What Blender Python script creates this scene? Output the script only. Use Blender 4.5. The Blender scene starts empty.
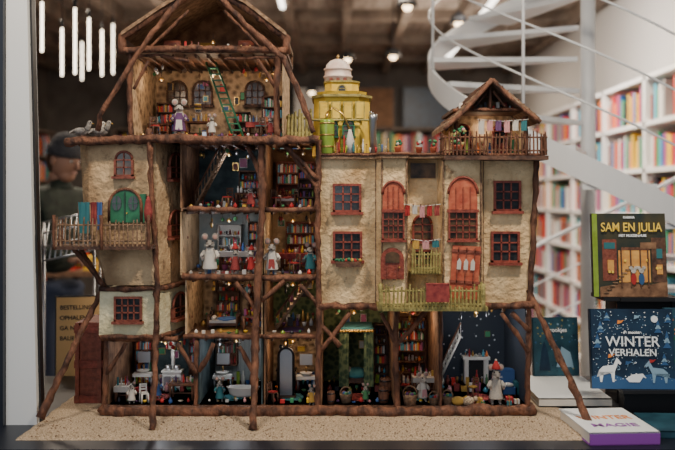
import bpy, math, random
from mathutils import Vector, Matrix
random.seed(7)
S=0.003; D=2.6; H=1.40; HY=195.0
def X(px): return (px-337.5)*S
def Z(py): return H-(py-HY)*S
def P(px,py,d=0): return (X(px),d,Z(py))
def W(px,py,d=0):
    k=(D+d)/D
    return (X(px)*k,d,H-(py-HY)*S*k)
R=random.uniform
# ---------------- materials
MATS={}
def mat(name,c1,c2=None,scale=20,rough=.7,bump=0,metal=0,emit=0,stretch=None,kind='noise',lo=.35,hi=.65,bscale=None,trans=0,spots=None):
    m=bpy.data.materials.new(name); m.use_nodes=True
    nt=m.node_tree; n=nt.nodes; l=nt.links; p=n['Principled BSDF']
    p.inputs['Roughness'].default_value=rough; p.inputs['Metallic'].default_value=metal
    p.inputs['Base Color'].default_value=(*c1,1)
    if c2 is not None or bump:
        tc=n.new('ShaderNodeTexCoord'); mp=n.new('ShaderNodeMapping'); l.new(tc.outputs['Object'],mp.inputs[0])
        if stretch: mp.inputs['Scale'].default_value=stretch
        if kind=='voronoi':
            t=n.new('ShaderNodeTexVoronoi'); out=t.outputs['Distance']
        elif kind=='voronoi2':
            t=n.new('ShaderNodeTexVoronoi'); out=t.outputs['Distance']; mp.inputs['Scale'].default_value=(1,0,1)
        elif kind=='brick':
            t=n.new('ShaderNodeTexBrick'); out=t.outputs['Fac']
        else:
            t=n.new('ShaderNodeTexNoise'); t.inputs['Detail'].default_value=6; out=t.outputs['Fac']
        t.inputs['Scale'].default_value=scale; l.new(mp.outputs[0],t.inputs['Vector'])
        if c2 is not None:
            r=n.new('ShaderNodeValToRGB'); r.color_ramp.elements[0].position=lo; r.color_ramp.elements[1].position=hi
            r.color_ramp.elements[0].color=(*c1,1); r.color_ramp.elements[1].color=(*c2,1)
            l.new(out,r.inputs[0]); co=r.outputs[0]
            if spots:
                t2=n.new('ShaderNodeTexNoise'); t2.inputs['Scale'].default_value=spots[1]; t2.inputs['Detail'].default_value=8; t2.inputs['Roughness'].default_value=.7
                l.new(mp.outputs[0],t2.inputs['Vector'])
                r2=n.new('ShaderNodeValToRGB'); r2.color_ramp.elements[0].position=spots[2]; r2.color_ramp.elements[1].position=spots[2]+.12
                l.new(t2.outputs['Fac'],r2.inputs[0]); mx=n.new('ShaderNodeMixRGB'); l.new(r2.outputs[0],mx.inputs[0]); l.new(co,mx.inputs[1]); mx.inputs[2].default_value=(*spots[0],1); co=mx.outputs[0]
            l.new(co,p.inputs['Base Color'])
        if bump:
            bt=n.new('ShaderNodeTexNoise'); bt.inputs['Scale'].default_value=bscale or scale*2; bt.inputs['Detail'].default_value=5
            l.new(mp.outputs[0],bt.inputs['Vector'])
            bp=n.new('ShaderNodeBump'); bp.inputs['Strength'].default_value=bump; bp.inputs['Distance'].default_value=.01
            l.new(bt.outputs['Fac'],bp.inputs['Height']); l.new(bp.outputs[0],p.inputs['Normal'])
    if emit:
        p.inputs['Emission Color'].default_value=(*c1,1); p.inputs['Emission Strength'].default_value=emit
    MATS[name]=m; return name
mat('bark',(.045,.017,.010),(.22,.088,.045),45,.75,1,stretch=(1,1,.4),bscale=100)
mat('darkwood',(.045,.02,.013),(.14,.065,.036),40,.7,.4)
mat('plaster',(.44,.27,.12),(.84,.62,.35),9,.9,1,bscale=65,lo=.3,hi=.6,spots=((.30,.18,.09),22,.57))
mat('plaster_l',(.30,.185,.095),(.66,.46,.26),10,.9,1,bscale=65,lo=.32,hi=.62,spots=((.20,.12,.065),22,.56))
mat('cream',(.62,.55,.33),(.84,.77,.53),12,.85,.7,bscale=70,spots=((.4,.3,.16),22,.62))
mat('stone',(.17,.11,.065),(.58,.41,.25),48,.9,.6,kind='voronoi',lo=.1,hi=.6)
mat('redwood',(.15,.025,.014),(.28,.055,.032),60,.55,.3)
mat('redbrown',(.14,.032,.018),(.25,.065,.038),60,.6,.3)
mat('arch_or',(.34,.055,.025),(.50,.13,.06),30,.6,.3)
mat('olive',(.21,.175,.05),(.40,.335,.11),50,.7,.4)
mat('yellow',(.62,.40,.03),(.80,.57,.08),20,.8,.4,spots=((.40,.25,.05),30,.6))
mat('teal',(.018,.035,.042),(.075,.11,.115),22,.8,.2)
mat('paleblue',(.26,.32,.33),(.48,.50,.46),15,.85,.2)
mat('greenwall',(.05,.09,.045),(.17,.21,.09),60,.85,.2,kind='voronoi')
mat('brownwall',(.11,.052,.028),(.28,.15,.08),30,.85,.3)
mat('navystars',(.7,.72,.74),(.028,.038,.055),52,.8,0,kind='voronoi2',lo=.12,hi=.19)
mat('tiles',(.36,.38,.36),(.13,.16,.16),35,.5,0,kind='brick',lo=.4,hi=.6)
mat('floorwood',(.10,.05,.028),(.24,.13,.07),50,.6,.2,stretch=(1,.2,1))
mat('glass_dark',(.010,.012,.014),(.03,.03,.032),60,.12)
mat('glass_warm',(.14,.08,.04),(.025,.018,.013),30,.2)
mat('green',(.008,.10,.04),(.02,.17,.075),30,.5,.1)
mat('bottlegreen',(.20,.30,.03),(.26,.38,.06),40,.25)
mat('white',(.66,.63,.58),rough=.6)
mat('shelfwhite',(.84,.82,.79),rough=.5)
mat('steelwhite',(.76,.79,.82),rough=.35)
mat('domewhite',(.66,.46,.38),(.82,.70,.62),30,.7,.2)
mat('black',(.010,.010,.012),rough=.5)
mat('iron',(.03,.03,.035),rough=.35,metal=.6)
mat('steel',(.45,.46,.48),rough=.3,metal=.9)
mat('brass',(.6,.38,.12),rough=.3,metal=.9)
mat('furgrey',(.20,.18,.165),(.36,.33,.30),80,.95,.5)
mat('furwhite',(.40,.36,.31),(.58,.54,.48),80,.95,.5)
mat('pink',(.42,.24,.2),rough=.8)
mat('sand',(.33,.23,.14),(.74,.58,.41),230,.95,1.0,bscale=200,lo=.35,hi=.62)
mat('tablenavy',(.006,.009,.018),rough=.4)
mat('thatch',(.14,.08,.045),(.32,.20,.12),50,.9,.8)
cloths=[mat('cloth_red',(.36,.025,.025),rough=.9),mat('cloth_blue',(.05,.12,.3),rough=.9),mat('cloth_green',(.06,.2,.08),rough=.9),
 mat('cloth_pink',(.55,.26,.26),rough=.9),mat('cloth_mustard',(.52,.30,.06),rough=.9),mat('cloth_white',(.56,.52,.46),rough=.9),
 mat('cloth_maroon',(.17,.02,.025),(.34,.06,.05),60,rough=.9),mat('cloth_teal',(.03,.15,.17),rough=.9),mat('cloth_purple',(.12,.05,.14),rough=.9)]
PAL=[mat('bk%d'%i,c,rough=.5) for i,c in enumerate([(.6,.03,.02),(.04,.12,.36),(.70,.66,.60),(.02,.02,.03),(.8,.5,.04),(.05,.28,.12),(.4,.08,.2),(.1,.38,.5),(.8,.2,.04),(.3,.28,.26),(.55,.03,.03),(.2,.04,.03)])]
# ---------------- builder
class B:
    def __init__(s,name,parent=None):
        s.name=name;s.par=parent;s.v=[];s.f=[];s.mi=[];s.sm=[];s.mats=[];s.M=Matrix.Identity(4)
    def add(s,vs,fs,m,sm=False):
        if m not in s.mats: s.mats.append(m)
        k=s.mats.index(m);o=len(s.v)
        s.v+=[tuple(s.M@Vector(v)) for v in vs]
        for f in fs: s.f.append([i+o for i in f]);s.mi.append(k);s.sm.append(sm)
    def bx(s,x0,x1,y0,y1,z0,z1,m):
        s.add([(x0,y0,z0),(x1,y0,z0),(x1,y1,z0),(x0,y1,z0),(x0,y0,z1),(x1,y0,z1),(x1,y1,z1),(x0,y1,z1)],
          [(0,3,2,1),(4,5,6,7),(0,1,5,4),(1,2,6,5),(2,3,7,6),(3,0,4,7)],m)
    def prism(s,pts,y0,y1,m):
        n=len(pts)
        s.add([(x,y0,z) for x,z in pts]+[(x,y1,z) for x,z in pts],
          [list(range(n)),list(range(2*n-1,n-1,-1))]+[(i,i+n,(i+1)%n+n,(i+1)%n) for i in range(n)],m)
    def plate(s,pts,z0,z1,m):
        n=len(pts)
        s.add([(x,y,z0) for x,y in pts]+[(x,y,z1) for x,y in pts],
          [list(range(n-1,-1,-1)),list(range(n,2*n))]+[(i,(i+1)%n,(i+1)%n+n,i+n) for i in range(n)],m)
    def loft(s,a,za,b,zb,m):
        n=len(a)
        s.add([(x,y,za) for x,y in a]+[(x,y,zb) for x,y in b],[list(range(n)),list(range(2*n-1,n-1,-1))]+[(i,(i+1)%n,(i+1)%n+n,i+n) for i in range(n)],m)
    def tube(s,pts,rs,m,n=8,sm=True,jr=0):
        pts=[Vector(p) for p in pts]
        if not hasattr(rs,'__len__'): rs=[rs]*len(pts)
        vs=[];fs=[];u=None
        for i,p in enumerate(pts):
            t=(pts[min(i+1,len(pts)-1)]-pts[max(i-1,0)]).normalized()
            if u is None:
                u=t.cross(Vector((0,1,0)) if abs(t.y)<.9 else Vector((1,0,0))).normalized()
            u=(u-t*u.dot(t)).normalized(); w=t.cross(u)
            for k in range(n):
                a=2*math.pi*k/n; r=rs[i]*(1+(R(-jr,jr) if jr else 0))
                vs.append(p+u*math.cos(a)*r+w*math.sin(a)*r)
        for i in range(len(pts)-1):
            for k in range(n):
                fs.append((i*n+k,i*n+(k+1)%n,(i+1)*n+(k+1)%n,(i+1)*n+k))
        fs.append(list(range(n-1,-1,-1)));fs.append([(len(pts)-1)*n+k for k in range(n)])
        s.add(vs,fs,m,sm)
    def cyl(s,p0,p1,r0,r1=None,m='white',n=12,sm=True): s.tube([p0,p1],[r0,r0 if r1 is None else r1],m,n,sm)
    def log(s,pts,r,m='bark',jr=.2,n=8,r1=None):
        r*=.84
        if r1: r1*=.84
        pts=[Vector(p) for p in pts]; out=[]
        for a,b in zip(pts,pts[1:]):
            k=max(2,int((b-a).length/.018))
            for i in range(k): out.append(a.lerp(b,i/k))
        out.append(pts[-1])
        N=len(out)
        rs=[(r+(((r1 or r)-r)*i/N))*(1+R(-.14,.18)) for i in range(N)]
        o2=[p+Vector((R(-1,1),R(-1,1),R(-1,1)))*r*.22 if 0<i<N-1 else p for i,p in enumerate(out)]
        s.tube(o2,rs,m,n,True,jr)
    def sph(s,c,r,m,nu=12,nv=8,half=False):
        if not hasattr(r,'__len__'): r=(r,r,r)
        vs=[];fs=[]
        a0=0 if half else -math.pi/2
        for j in range(nv+1):
            a=a0+(math.pi/2-a0)*j/nv
            for i in range(nu):
                t=2*math.pi*i/nu; vs.append((c[0]+r[0]*math.cos(a)*math.cos(t),c[1]+r[1]*math.cos(a)*math.sin(t),c[2]+r[2]*math.sin(a)))
        for j in range(nv):
            for i in range(nu): fs.append((j*nu+i,j*nu+(i+1)%nu,(j+1)*nu+(i+1)%nu,(j+1)*nu+i))
        s.add(vs,fs,m,True)
    def lathe(s,c,prof,m,n=14,sm=True):
        vs=[];fs=[]
        for r,z in prof:
            for i in range(n):
                t=2*math.pi*i/n; vs.append((c[0]+r*math.cos(t),c[1]+r*math.sin(t),c[2]+z))
        for j in range(len(prof)-1):
            for i in range(n): fs.append((j*n+i,j*n+(i+1)%n,(j+1)*n+(i+1)%n,(j+1)*n+i))
        fs.append(list(range(n-1,-1,-1)));fs.append([(len(prof)-1)*n+i for i in range(n)])
        s.add(vs,fs,m,sm)
    def done(s,loc=None):
        me=bpy.data.meshes.new(s.name); 
        off=Vector(loc) if loc else Vector((0,0,0))
        me.from_pydata([tuple(Vector(v)-off) for v in s.v],[],s.f)
        for m in s.mats: me.materials.append(MATS[m])
        me.polygons.foreach_set('material_index',s.mi); me.polygons.foreach_set('use_smooth',s.sm)
        me.update(); o=bpy.data.objects.new(s.name,me); bpy.context.collection.objects.link(o); o.location=off
        if s.par: o.parent=s.par
        return o
def empty(name,loc=(0,0,0)):
    o=bpy.data.objects.new(name,None); bpy.context.collection.objects.link(o); o.location=loc; o.empty_display_size=.1; return o
# ---------------- parts
def win(b,cx,cz,w,h,y,fm='redbrown',gm='glass_dark',arch=False,nx=2,ny=3,t=.006,sill=True):
    x0,x1,z0=cx-w/2,cx+w/2,cz-h/2; z1=cz+h/2-(w/2 if arch else 0)
    pts=[(x0,z0),(x1,z0),(x1,z1)]
    arc=[]
    if arch:
        for i in range(0,9):
            a=math.pi*i/8; arc.append((cx+w/2*math.cos(a),z1+w/2*math.sin(a)))
        pts=[(x0,z0),(x1,z0)]+arc
    else: pts.append((x0,z1))
    b.prism(pts,y-.003,y+.004,gm)
    b.bx(x0-t,x0,y-.010,y+.003,z0-t,z1,fm); b.bx(x1,x1+t,y-.010,y+.003,z0-t,z1,fm)
    b.bx(x0-t,x1+t,y-.010,y+.003,z0-t,z0,fm)
    if arch: b.tube([(p[0]+(p[0]-cx)*.08,y-.004,p[1]+t*.4) for p in arc],t*.65,fm,6)
    else: b.bx(x0-t,x1+t,y-.010,y+.003,z1,z1+t,fm)
    for i in range(1,nx):
        xx=x0+w*i/nx; b.bx(xx-t*.3,xx+t*.3,y-.007,y,z0,z1+(w*.45 if arch else 0),fm)
    for j in range(1,ny):
        zz=z0+(z1-z0)*j/(ny if not arch else ny-1)
        b.bx(x0,x1,y-.007,y,zz-t*.3,zz+t*.3,fm)
    if sill: b.bx(x0-t*1.8,x1+t*1.8,y-.02,y,z0-t*2,z0-t*.8,fm)
def pickets(b,p0,p1,z0,h,m,n,rail=True,w=.005,jit=.004):
    a=Vector((p0[0],p0[1],0));c=Vector((p1[0],p1[1],0))
    for i in range(n):
        q=a.lerp(c,(i+.5)/n); j=R(-jit,jit); hh=h*R(.86,1.1)
        b.tube([(q.x,q.y,z0),(q.x+j*.3,q.y,z0+hh*.6),(q.x+j,q.y,z0+hh)],[w*.55,w*.5,w*.4],m,5,False)
    if rail:
        for k in (.2,.78): b.log([(a.x,a.y+.003,z0+h*k),(c.x,c.y+.003,z0+h*k)],w*.6,m,n=6)
def jars(b,x0,x1,y,z,n,hm=.03,mats=None):
    ms=mats or (PAL+cloths+['brass','bottlegreen','white','steel'])
    for i in range(n):
        x=x0+(x1-x0)*(i+.5)/n+R(-.001,.001); r=min(abs(x1-x0)/n*.42,hm*.45)*R(.6,1); h=hm*R(.5,1); m=random.choice(ms); k=random.random(); yy=y+R(-.01,.01)
        if k<.4: b.lathe((x,yy,z),[(r*.8,0),(r,h*.15),(r,h*.6),(r*.4,h*.78),(r*.45,h)],m,8)
        elif k<.6: b.bx(x-r,x+r,yy-r,yy+r,z,z+h*.9,m)
        elif k<.8: b.lathe((x,yy,z),[(r*.5,0),(r,h*.3),(r*1.05,h*.5),(r*.8,h*.5)],m,8)
        else:
            b.cyl((x,yy,z),(x,yy,z+h*.5),r*.3,m='brass',n=6); b.sph((x,yy,z+h*.6),r*.8,m,8,5)
def shelf(name,x0,x1,y,z,h,n,m='darkwood',hm=None,dep=.04,par=None):
    b=B(name,par); t=.004
    b.bx(x0,x0+t,y-dep,y,z,z+h,m);b.bx(x1-t,x1,y-dep,y,z,z+h,m);b.bx(x0,x1,y-.003,y,z,z+h,m)
    for i in range(n+1):
        zz=z+(h-t)*i/n; b.bx(x0,x1,y-dep,y,zz,zz+t,m)
        if i<n:
            if random.random()<.5: jars(b,x0+.005,x1-.005,y-dep*.5,zz+t,max(3,int((x1-x0)/.011)),(h/n)*.75)
            else:
                xx=x0+t
                while xx<x1-t-.006:
                    w=R(.003,.006); b.bx(xx,xx+w*.92,y-dep*.85,y-.004,zz+t,zz+t+h/n*R(.5,.8),random.choice(PAL)); xx+=w
    return b.done((x0,y,z))
def table(name,cx,y,z,w,dp,h,m='bark',items=6,cloth=None):
    b=B(name); 
    b.bx(cx-w/2,cx+w/2,y-dp/2,y+dp/2,z+h-.005,z+h,m)
    if cloth: b.bx(cx-w/2-.002,cx+w/2+.002,y-dp/2-.002,y+dp/2,z+h-.015,z+h+.001,cloth)
    for sx in(-1,1):
        for sy in(-1,1): b.cyl((cx+sx*w*.42,y+sy*dp*.4,z),(cx+sx*w*.42,y+sy*dp*.4,z+h-.004),.0035,.004,m,6)
    b.bx(cx-w*.42,cx+w*.42,y-.002,y+.002,z+h*.3,z+h*.3+.004,m)
    o=b.done((cx,y,z))
    if items:
        c=B('tableware',o); jars(c,-w*.45,w*.45,0,h+.001,items,.028); c.done()
    return o
def chair(cx,y,z,rot,h=.06,m='darkwood',seat='cloth_red'):
    b=B('miniature_chair'); b.M=Matrix.Translation((cx,y,z))@Matrix.Rotation(rot,4,'Z'); w=h*.38
    for sx in(-1,1):
        b.cyl((sx*w*.5,-w*.5,0),(sx*w*.45,-w*.45,h*.5),.0025,m=m,n=6)
        b.cyl((sx*w*.5,w*.5,0),(sx*w*.45,w*.6,h),.0025,m=m,n=6)
    b.bx(-w*.5,w*.5,-w*.5,w*.5,h*.48,h*.52,m); b.bx(-w*.45,w*.45,-w*.45,w*.45,h*.52,h*.58,seat)
    for k in(.7,.85,.96): b.bx(-w*.5,w*.5,w*.5,w*.6,h*k-.002,h*k+.003,m)
    return b.done((cx,y,z))
def bed(cx,y,z,w,dp,m='darkwood',c='cloth_red'):
    b=B('miniature_bed'); x0,x1=cx-w/2,cx+w/2
    b.bx(x0,x1,y-dp/2,y+dp/2,z+.012,z+.02,m)
    for x in(x0,x1):
        for yy in(y-dp/2,y+dp/2): b.cyl((x,yy,z),(x,yy,z+.045),.003,m=m,n=6); b.sph((x,yy,z+.047),.004,m,6,4)
        b.bx(x-.002,x+.002,y-dp/2,y+dp/2,z+.015,z+.038,m)
    b.bx(x0+.003,x1-.003,y-dp/2+.003,y+dp/2-.003,z+.02,z+.028,'cloth_white')
    b.sph((cx+w*.1,y,z+.028),(w*.36,dp*.5,.007),c,14,6); b.sph((x0+w*.15,y,z+.032),(w*.1,dp*.35,.007),'cloth_white',10,6)
    return b.done((cx,y,z))
def stairs(name,x0,x1,y0,y1,z0,z1,n,m='darkwood',rail=True):
    b=B(name)
    for i in range(n):
        x=x0+(x1-x0)*(i+.5)/n; z=z0+(z1-z0)*(i+1)/n; s=abs(x1-x0)/n*.55
        b.bx(x-s,x+s,y0,y1,z-.004,z,m)
    for yy in(y0,y1):
        b.tube([(x0,yy,z0+.003),(x1,yy,z1-.003)],.004,m,6)
    if rail:
        b.tube([(x0,y0,z0+.045),(x1,y0,z1+.04)],.003,'bark',6)
        for i in range(n+1):
            k=i/n; b.cyl((x0+(x1-x0)*k,y0,z0+(z1-z0)*k),(x0+(x1-x0)*k,y0,z0+(z1-z0)*k+.042),.0015,m=m,n=5)
    return b.done((x0,y0,z0))
def ladder(p0,p1,w,n,m,name='miniature_ladder'):
    b=B(name); p0=Vector(p0);p1=Vector(p1); o=Vector((w/2,0,0))
    for sgn in(-1,1): b.tube([p0+o*sgn,p1+o*sgn],.0032,m,6)
    for i in range(1,n):
        q=p0.lerp(p1,i/n); b.bx(q.x-w/2,q.x+w/2,q.y-.004,q.y+.004,q.z-.002,q.z+.002,m)
    return b.done(tuple(p0))
def skin_obj(name,verts,edges,radii,m,parent,sub=1):
    me=bpy.data.meshes.new(name); me.from_pydata(verts,edges,[]); o=bpy.data.objects.new(name,me); bpy.context.collection.objects.link(o)
    me.materials.append(MATS[m]); o.parent=parent
    md=o.modifiers.new('skin','SKIN'); md.use_smooth_shade=True
    sv=me.skin_vertices[0].data
    for i,r in enumerate(radii):
        sv[i].radius=(r,r) if not hasattr(r,'__len__') else r
    sv[0].use_root=True
    s=o.modifiers.new('sub','SUBSURF'); s.levels=sub; s.render_levels=sub
    return o
def mouse(loc,h,rot=0,fur='furgrey',cloth='cloth_red',sit=False,dress=True,hat=None,apron=None):
    e=empty('mouse_doll',loc); e.rotation_euler=(0,0,rot); e.scale=(h,h,h)
    dz=-.16 if sit else 0
    v=[(0,0,.32+dz),(0,0,.5+dz),(0,-.01,.62+dz),(0,-.03,.74+dz),(0,-.13,.72+dz),(0,-.24,.685+dz)]
    r=[.12,.10,.06,.125,.085,.03]; ed=[(0,1),(1,2),(2,3),(3,4),(4,5)]
    for sx in(-1,1):
        k=len(v)
        if sit: v+=[(sx*.09,-.04,.13),(sx*.12,-.2,.16),(sx*.12,-.32,.05),(sx*.12,-.37,.10)]
        else: v+=[(sx*.08,0,.24),(sx*.09,-.02,.13),(sx*.09,.0,.035),(sx*.09,-.1,.025)]
        r+=[.07,.05,.035,.028]; ed+=[(0,k),(k,k+1),(k+1,k+2),(k+2,k+3)]
        k=len(v); up=R(-.02,.1); v+=[(sx*.12,0,.53+dz),(sx*.19,-.04,.42+dz),(sx*.15,-.15,.40+up+dz)]; r+=[.045,.036,.026]; ed+=[(1,k),(k,k+1),(k+1,k+2)]
    k=len(v); v+=[(.02,.14,.2+dz*.8),(.12,.24,.06),(.28,.26,.05)]; r+=[.025,.016,.01]; ed+=[(0,k),(k,k+1),(k+1,k+2)]
    skin_obj('body',v,ed,r,fur,e,2)
    b=B('head_details',e)
    for sx in(-1,1):
        b.sph((sx*.115,.01,.875+dz),(.078,.022,.085),fur,12,8); b.sph((sx*.115,-.008,.872+dz),(.05,.012,.055),'pink',12,6)
        b.sph((sx*.062,-.135,.785+dz),.02,'black',8,6)
        for q in range(4): b.sph((sx*.15+(q-1.5)*.012,-.175,.395+dz),(.006,.016,.007),'pink',6,4)
    b.sph((0,-.265,.685+dz),.022,'black',8,6)
    for sx in(-1,1):
        for q in(-1,0,1): b.tube([(sx*.02,-.22,.69+dz),(sx*.12,-.22,.69+dz+q*.025)],.0025,'white',4)
    b.done()
    c=B('clothes',e)
    if dress and not sit: c.lathe((0,0,0),[(.17,.14),(.172,.16),(.15,.28),(.128,.42),(.125,.52),(.09,.60),(.07,.61)],cloth,16)
    else: c.lathe((0,0,dz),[(.135,.24),(.14,.32),(.125,.46),(.12,.54),(.09,.60),(.07,.61)],cloth,16)
    if apron: c.add([(-.09,-.165,.17),(.09,-.165,.17),(.07,-.14,.42),(-.07,-.14,.42)],[(0,1,2,3)],apron)
    c.lathe((0,0,dz),[(.075,.585),(.09,.6),(.085,.625),(.07,.63)],'cloth_white',12)
    for sx in(-1,1): c.tube([(sx*.11,0,.54+dz),(sx*.185,-.035,.44+dz),(sx*.165,-.10,.42+dz)],[.055,.05,.042],cloth,8)
    if hat:
        c.lathe((0,-.01,dz),[(.10,.84),(.11,.87),(.08,.93),(.025,1.04)],hat,12); c.sph((.0,0,1.05+dz),.03,'cloth_white',8,6)
    c.done(); return e
# =============== DOLLHOUSE
house=empty('dollhouse',(0,0,0))
DB=.34
st=B('structure',house)
ROOMS=[]
def room(x0,x1,yt,yb,wm,fm='floorwood',db=DB,side='brownwall',y0=0.0):
    a,c=X(x0),X(x1); ROOMS.append((x0,x1,yt,yb))
    st.bx(a,c,db,db+.008,Z(yb),Z(yt),wm)
    st.bx(a,c,y0,db+.008,Z(yb+3),Z(yb),fm)
    st.bx(a-.004,a,y0+.01,db,Z(yb),Z(yt),side); st.bx(c,c+.004,y0+.01,db,Z(yb),Z(yt),side)
room(132,282,55,136,'stone',side='stone')
room(181,261,143,208,'teal',side='brownwall'); room(265,317,143,208,'brownwall')
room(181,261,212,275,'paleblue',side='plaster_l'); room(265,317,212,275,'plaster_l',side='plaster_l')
room(186,261,280,335,'stone',side='stone'); room(265,317,280,335,'greenwall')
room(108,195,339,405,'teal',side='brownwall'); room(199,261,339,405,'tiles',side='teal'); room(265,317,339,405,'stone',side='brownwall')
room(322,394,307,405,'greenwall'); room(398,438,307,405,'brownwall'); room(442,526,307,405,'navystars',side='navystars')
st.bx(X(78),X(318),-.05,DB,Z(142),Z(138),'darkwood')
st.bx(X(104),X(531),-.03,DB+.01,.7495,Z(405),'darkwood')
for yy in (209,277,336): st.bx(X(183),X(318),0,DB,Z(yy+2),Z(yy),'darkwood')
for x0,x1,yt,yb in ROOMS:
    n=int((x1-x0)/11)
    for i in range(n): xx=X(x0+(i+.5)*(x1-x0)/n); st.bx(xx-.003,xx+.003,.01,DB,Z(yt+2.5),Z(yt-1),'darkwood')
for x0,x1,yt,yb in ROOMS:
    b=B('miniature_wall_pictures')
    for i in range(int((x1-x0)/13) if x0!=442 else 1):
        x=R(x0+4,x1-10); z=R(yt+10,(yt+yb)/2+4); w=R(.012,.026); h=R(.015,.03)
        y=DB-.003-i*.0006; b.bx(X(x)-.002,X(x)+w+.002,y-.004,y+.001,Z(z)-h-.002,Z(z)+.002,random.choice(['brass','darkwood','white'])); b.bx(X(x),X(x)+w,y-.0055,y-.003,Z(z)-h,Z(z),random.choice(PAL))
    b.done((X(x0),DB,Z(yt)))
    b=B('hanging_utensils')
    for i in range(int((x1-x0)/9)):
        x=X(R(x0+4,x1-4)); y=R(.03,.28); L_=R(.008,.03); zt=Z(yt+2)
        b.cyl((x,y,zt),(x,y,zt-L_),.0007,m='black',n=4); m=random.choice(['brass','steel','cloth_green','cloth_mustard','thatch','cloth_red','iron'])
        if i%2: b.lathe((x,y,zt-L_-.012),[(.003,0),(.006,.004),(.005,.01),(.001,.013)],m,8)
        else: b.sph((x,y,zt-L_-.006),(.004,.004,.009),m,7,5)
    b.done((X(x0),.1,Z(yt)))
    b=B('miniature_floor_clutter'); z=Z(yb)+.0005
    b.plate([(X((x0+x1)/2)+.035*math.cos(i*.524),.1+.05*math.sin(i*.524)) for i in range(12)],z,z+.001,random.choice(['cloth_red','cloth_teal','cloth_mustard','cloth_maroon','cloth_purple']))
    for k in range(3): jars(b,X(x0+4),X(x1-4),[.03,.18,.28][k],z,int((x1-x0)/[9,8,6][k]),[.016,.03,.05][k])
    b.done((X(x0),.1,z))
def plan(l): return [(X(a),d) for a,d in l]
tl=B('turret_walls',house)
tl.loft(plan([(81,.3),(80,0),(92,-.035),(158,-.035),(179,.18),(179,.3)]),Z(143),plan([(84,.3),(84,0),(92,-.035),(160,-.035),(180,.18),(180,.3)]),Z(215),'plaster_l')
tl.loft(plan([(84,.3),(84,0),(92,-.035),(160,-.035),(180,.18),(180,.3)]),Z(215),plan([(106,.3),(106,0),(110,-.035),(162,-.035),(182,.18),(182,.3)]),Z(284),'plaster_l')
tl.loft(plan([(105,.3),(104,-.045),(163,-.045),(185,.17),(185,.3)]),Z(289),plan([(104,.3),(103,-.045),(163,-.045),(185,.17),(185,.3)]),Z(333),'cream')
tl.done()
w=B('turret_windows',house)
win(w,X(127),Z(164),.045,.066,-.035,'redbrown','glass_warm',True,2,3)
win(w,X(132),Z(307),.07,.062,-.045,'redbrown','glass_dark',False,4,3)
dx,dz=X(129),Z(205); pts=[(dx-.045,Z(222)),(dx+.045,Z(222))]+[(dx+.045*math.cos(math.pi*i/10),Z(205)+.045*math.sin(math.pi*i/10)) for i in range(11)]
w.prism(pts,-.048,-.034,'green'); 
arc=[(dx-.047,-.046,Z(222))]+[(dx-.047*math.cos(math.pi*i/10),-.046,Z(205)+.047*math.sin(math.pi*i/10)) for i in range(11)]+[(dx+.047,-.046,Z(222))]
w.tube(arc,.005,'bark',6)
w.bx(dx-.001,dx+.001,-.051,-.046,Z(222),Z(192),'black')
for q in(-1,1):
    w.prism([(dx+q*.024+.014*math.cos(a*math.pi/8),Z(203)+.022*math.sin(a*math.pi/8)) for a in range(16)],-.051,-.046,'glass_dark')
    w.bx(dx+q*.024-.001,dx+q*.024+.001,-.053,-.05,Z(210),Z(196),'green'); w.bx(dx+q*.024-.013,dx+q*.024+.013,-.053,-.05,Z(203.5),Z(203),'green')
w.sph((dx+.006,-.053,Z(213)),.003,'brass',6,4)
ang=math.atan2(.215,X(179)-X(159))
w.M=Matrix.Translation((X(169.5),.07,0))@Matrix.Rotation(ang,4,'Z')
win(w,0,Z(165),.085,.075,-.004,'redbrown','glass_warm',True,2,3)
win(w,0,Z(224),.085,.075,-.004,'redbrown','glass_warm',True,2,3)
ang=math.atan2(.215,X(185)-X(163)); w.M=Matrix.Translation((X(174),.062,0))@Matrix.Rotation(ang,4,'Z')
win(w,0,Z(307),.085,.07,-.004,'redbrown','glass_dark',True,2,3)
w.M=Matrix.Identity(4)
w.done()
def cloth(b,x0,x1,y,zt,h,m):
    n=6; vs=[(x0+(x1-x0)*i/n,y+.004*math.sin(i*2.1+j),zt-h*j/3+R(-.001,.001)) for j in range(4) for i in range(n+1)]
    b.add(vs,[(j*(n+1)+i,j*(n+1)+i+1,(j+1)*(n+1)+i+1,(j+1)*(n+1)+i) for j in range(3) for i in range(n)],m,True)
bal=B('left_balcony',house)
bal.bx(X(68),X(160),-.13,-.03,Z(247),Z(243),'darkwood')
pickets(bal,(X(68),-.13),(X(158),-.13),Z(244),.078,'thatch',21)
pickets(bal,(X(68),-.13),(X(70),-.03),Z(244),.078,'bark',4)
for x in(68,113,158): bal.log([(X(x),-.13,Z(247)),(X(x),-.13,Z(214))],.006)
bal.done()
b=B('drying_rack')
for x in(87,110): b.cyl((X(x),-.085,Z(243)),(X(x),-.085,Z(202)),.002,m='darkwood',n=6)
b.cyl((X(86),-.085,Z(203)),(X(111),-.085,Z(203)),.002,m='darkwood',n=6)
cloth(b,X(87),X(98),-.089,Z(202),.09,'cloth_teal'); cloth(b,X(99),X(105),-.09,Z(202),.07,'cloth_maroon'); cloth(b,X(105),X(110),-.089,Z(202),.08,'cloth_blue')
b.done((X(98),-.085,Z(243)))
b=B('miniature_parasol'); b.cyl((X(154),-.08,Z(243)),(X(154),-.08,Z(196)),.002,m='darkwood',n=6); b.lathe((X(154),-.08,Z(221)),[(.010,0),(.013,.03),(.008,.06),(.002,.075)],'cloth_maroon',10); b.done((X(154),-.08,Z(243)))
b=B('miniature_shutters',house); 
b.bx(X(143),X(149),-.045,-.036,Z(222),Z(194),'green')
b.done()
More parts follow.
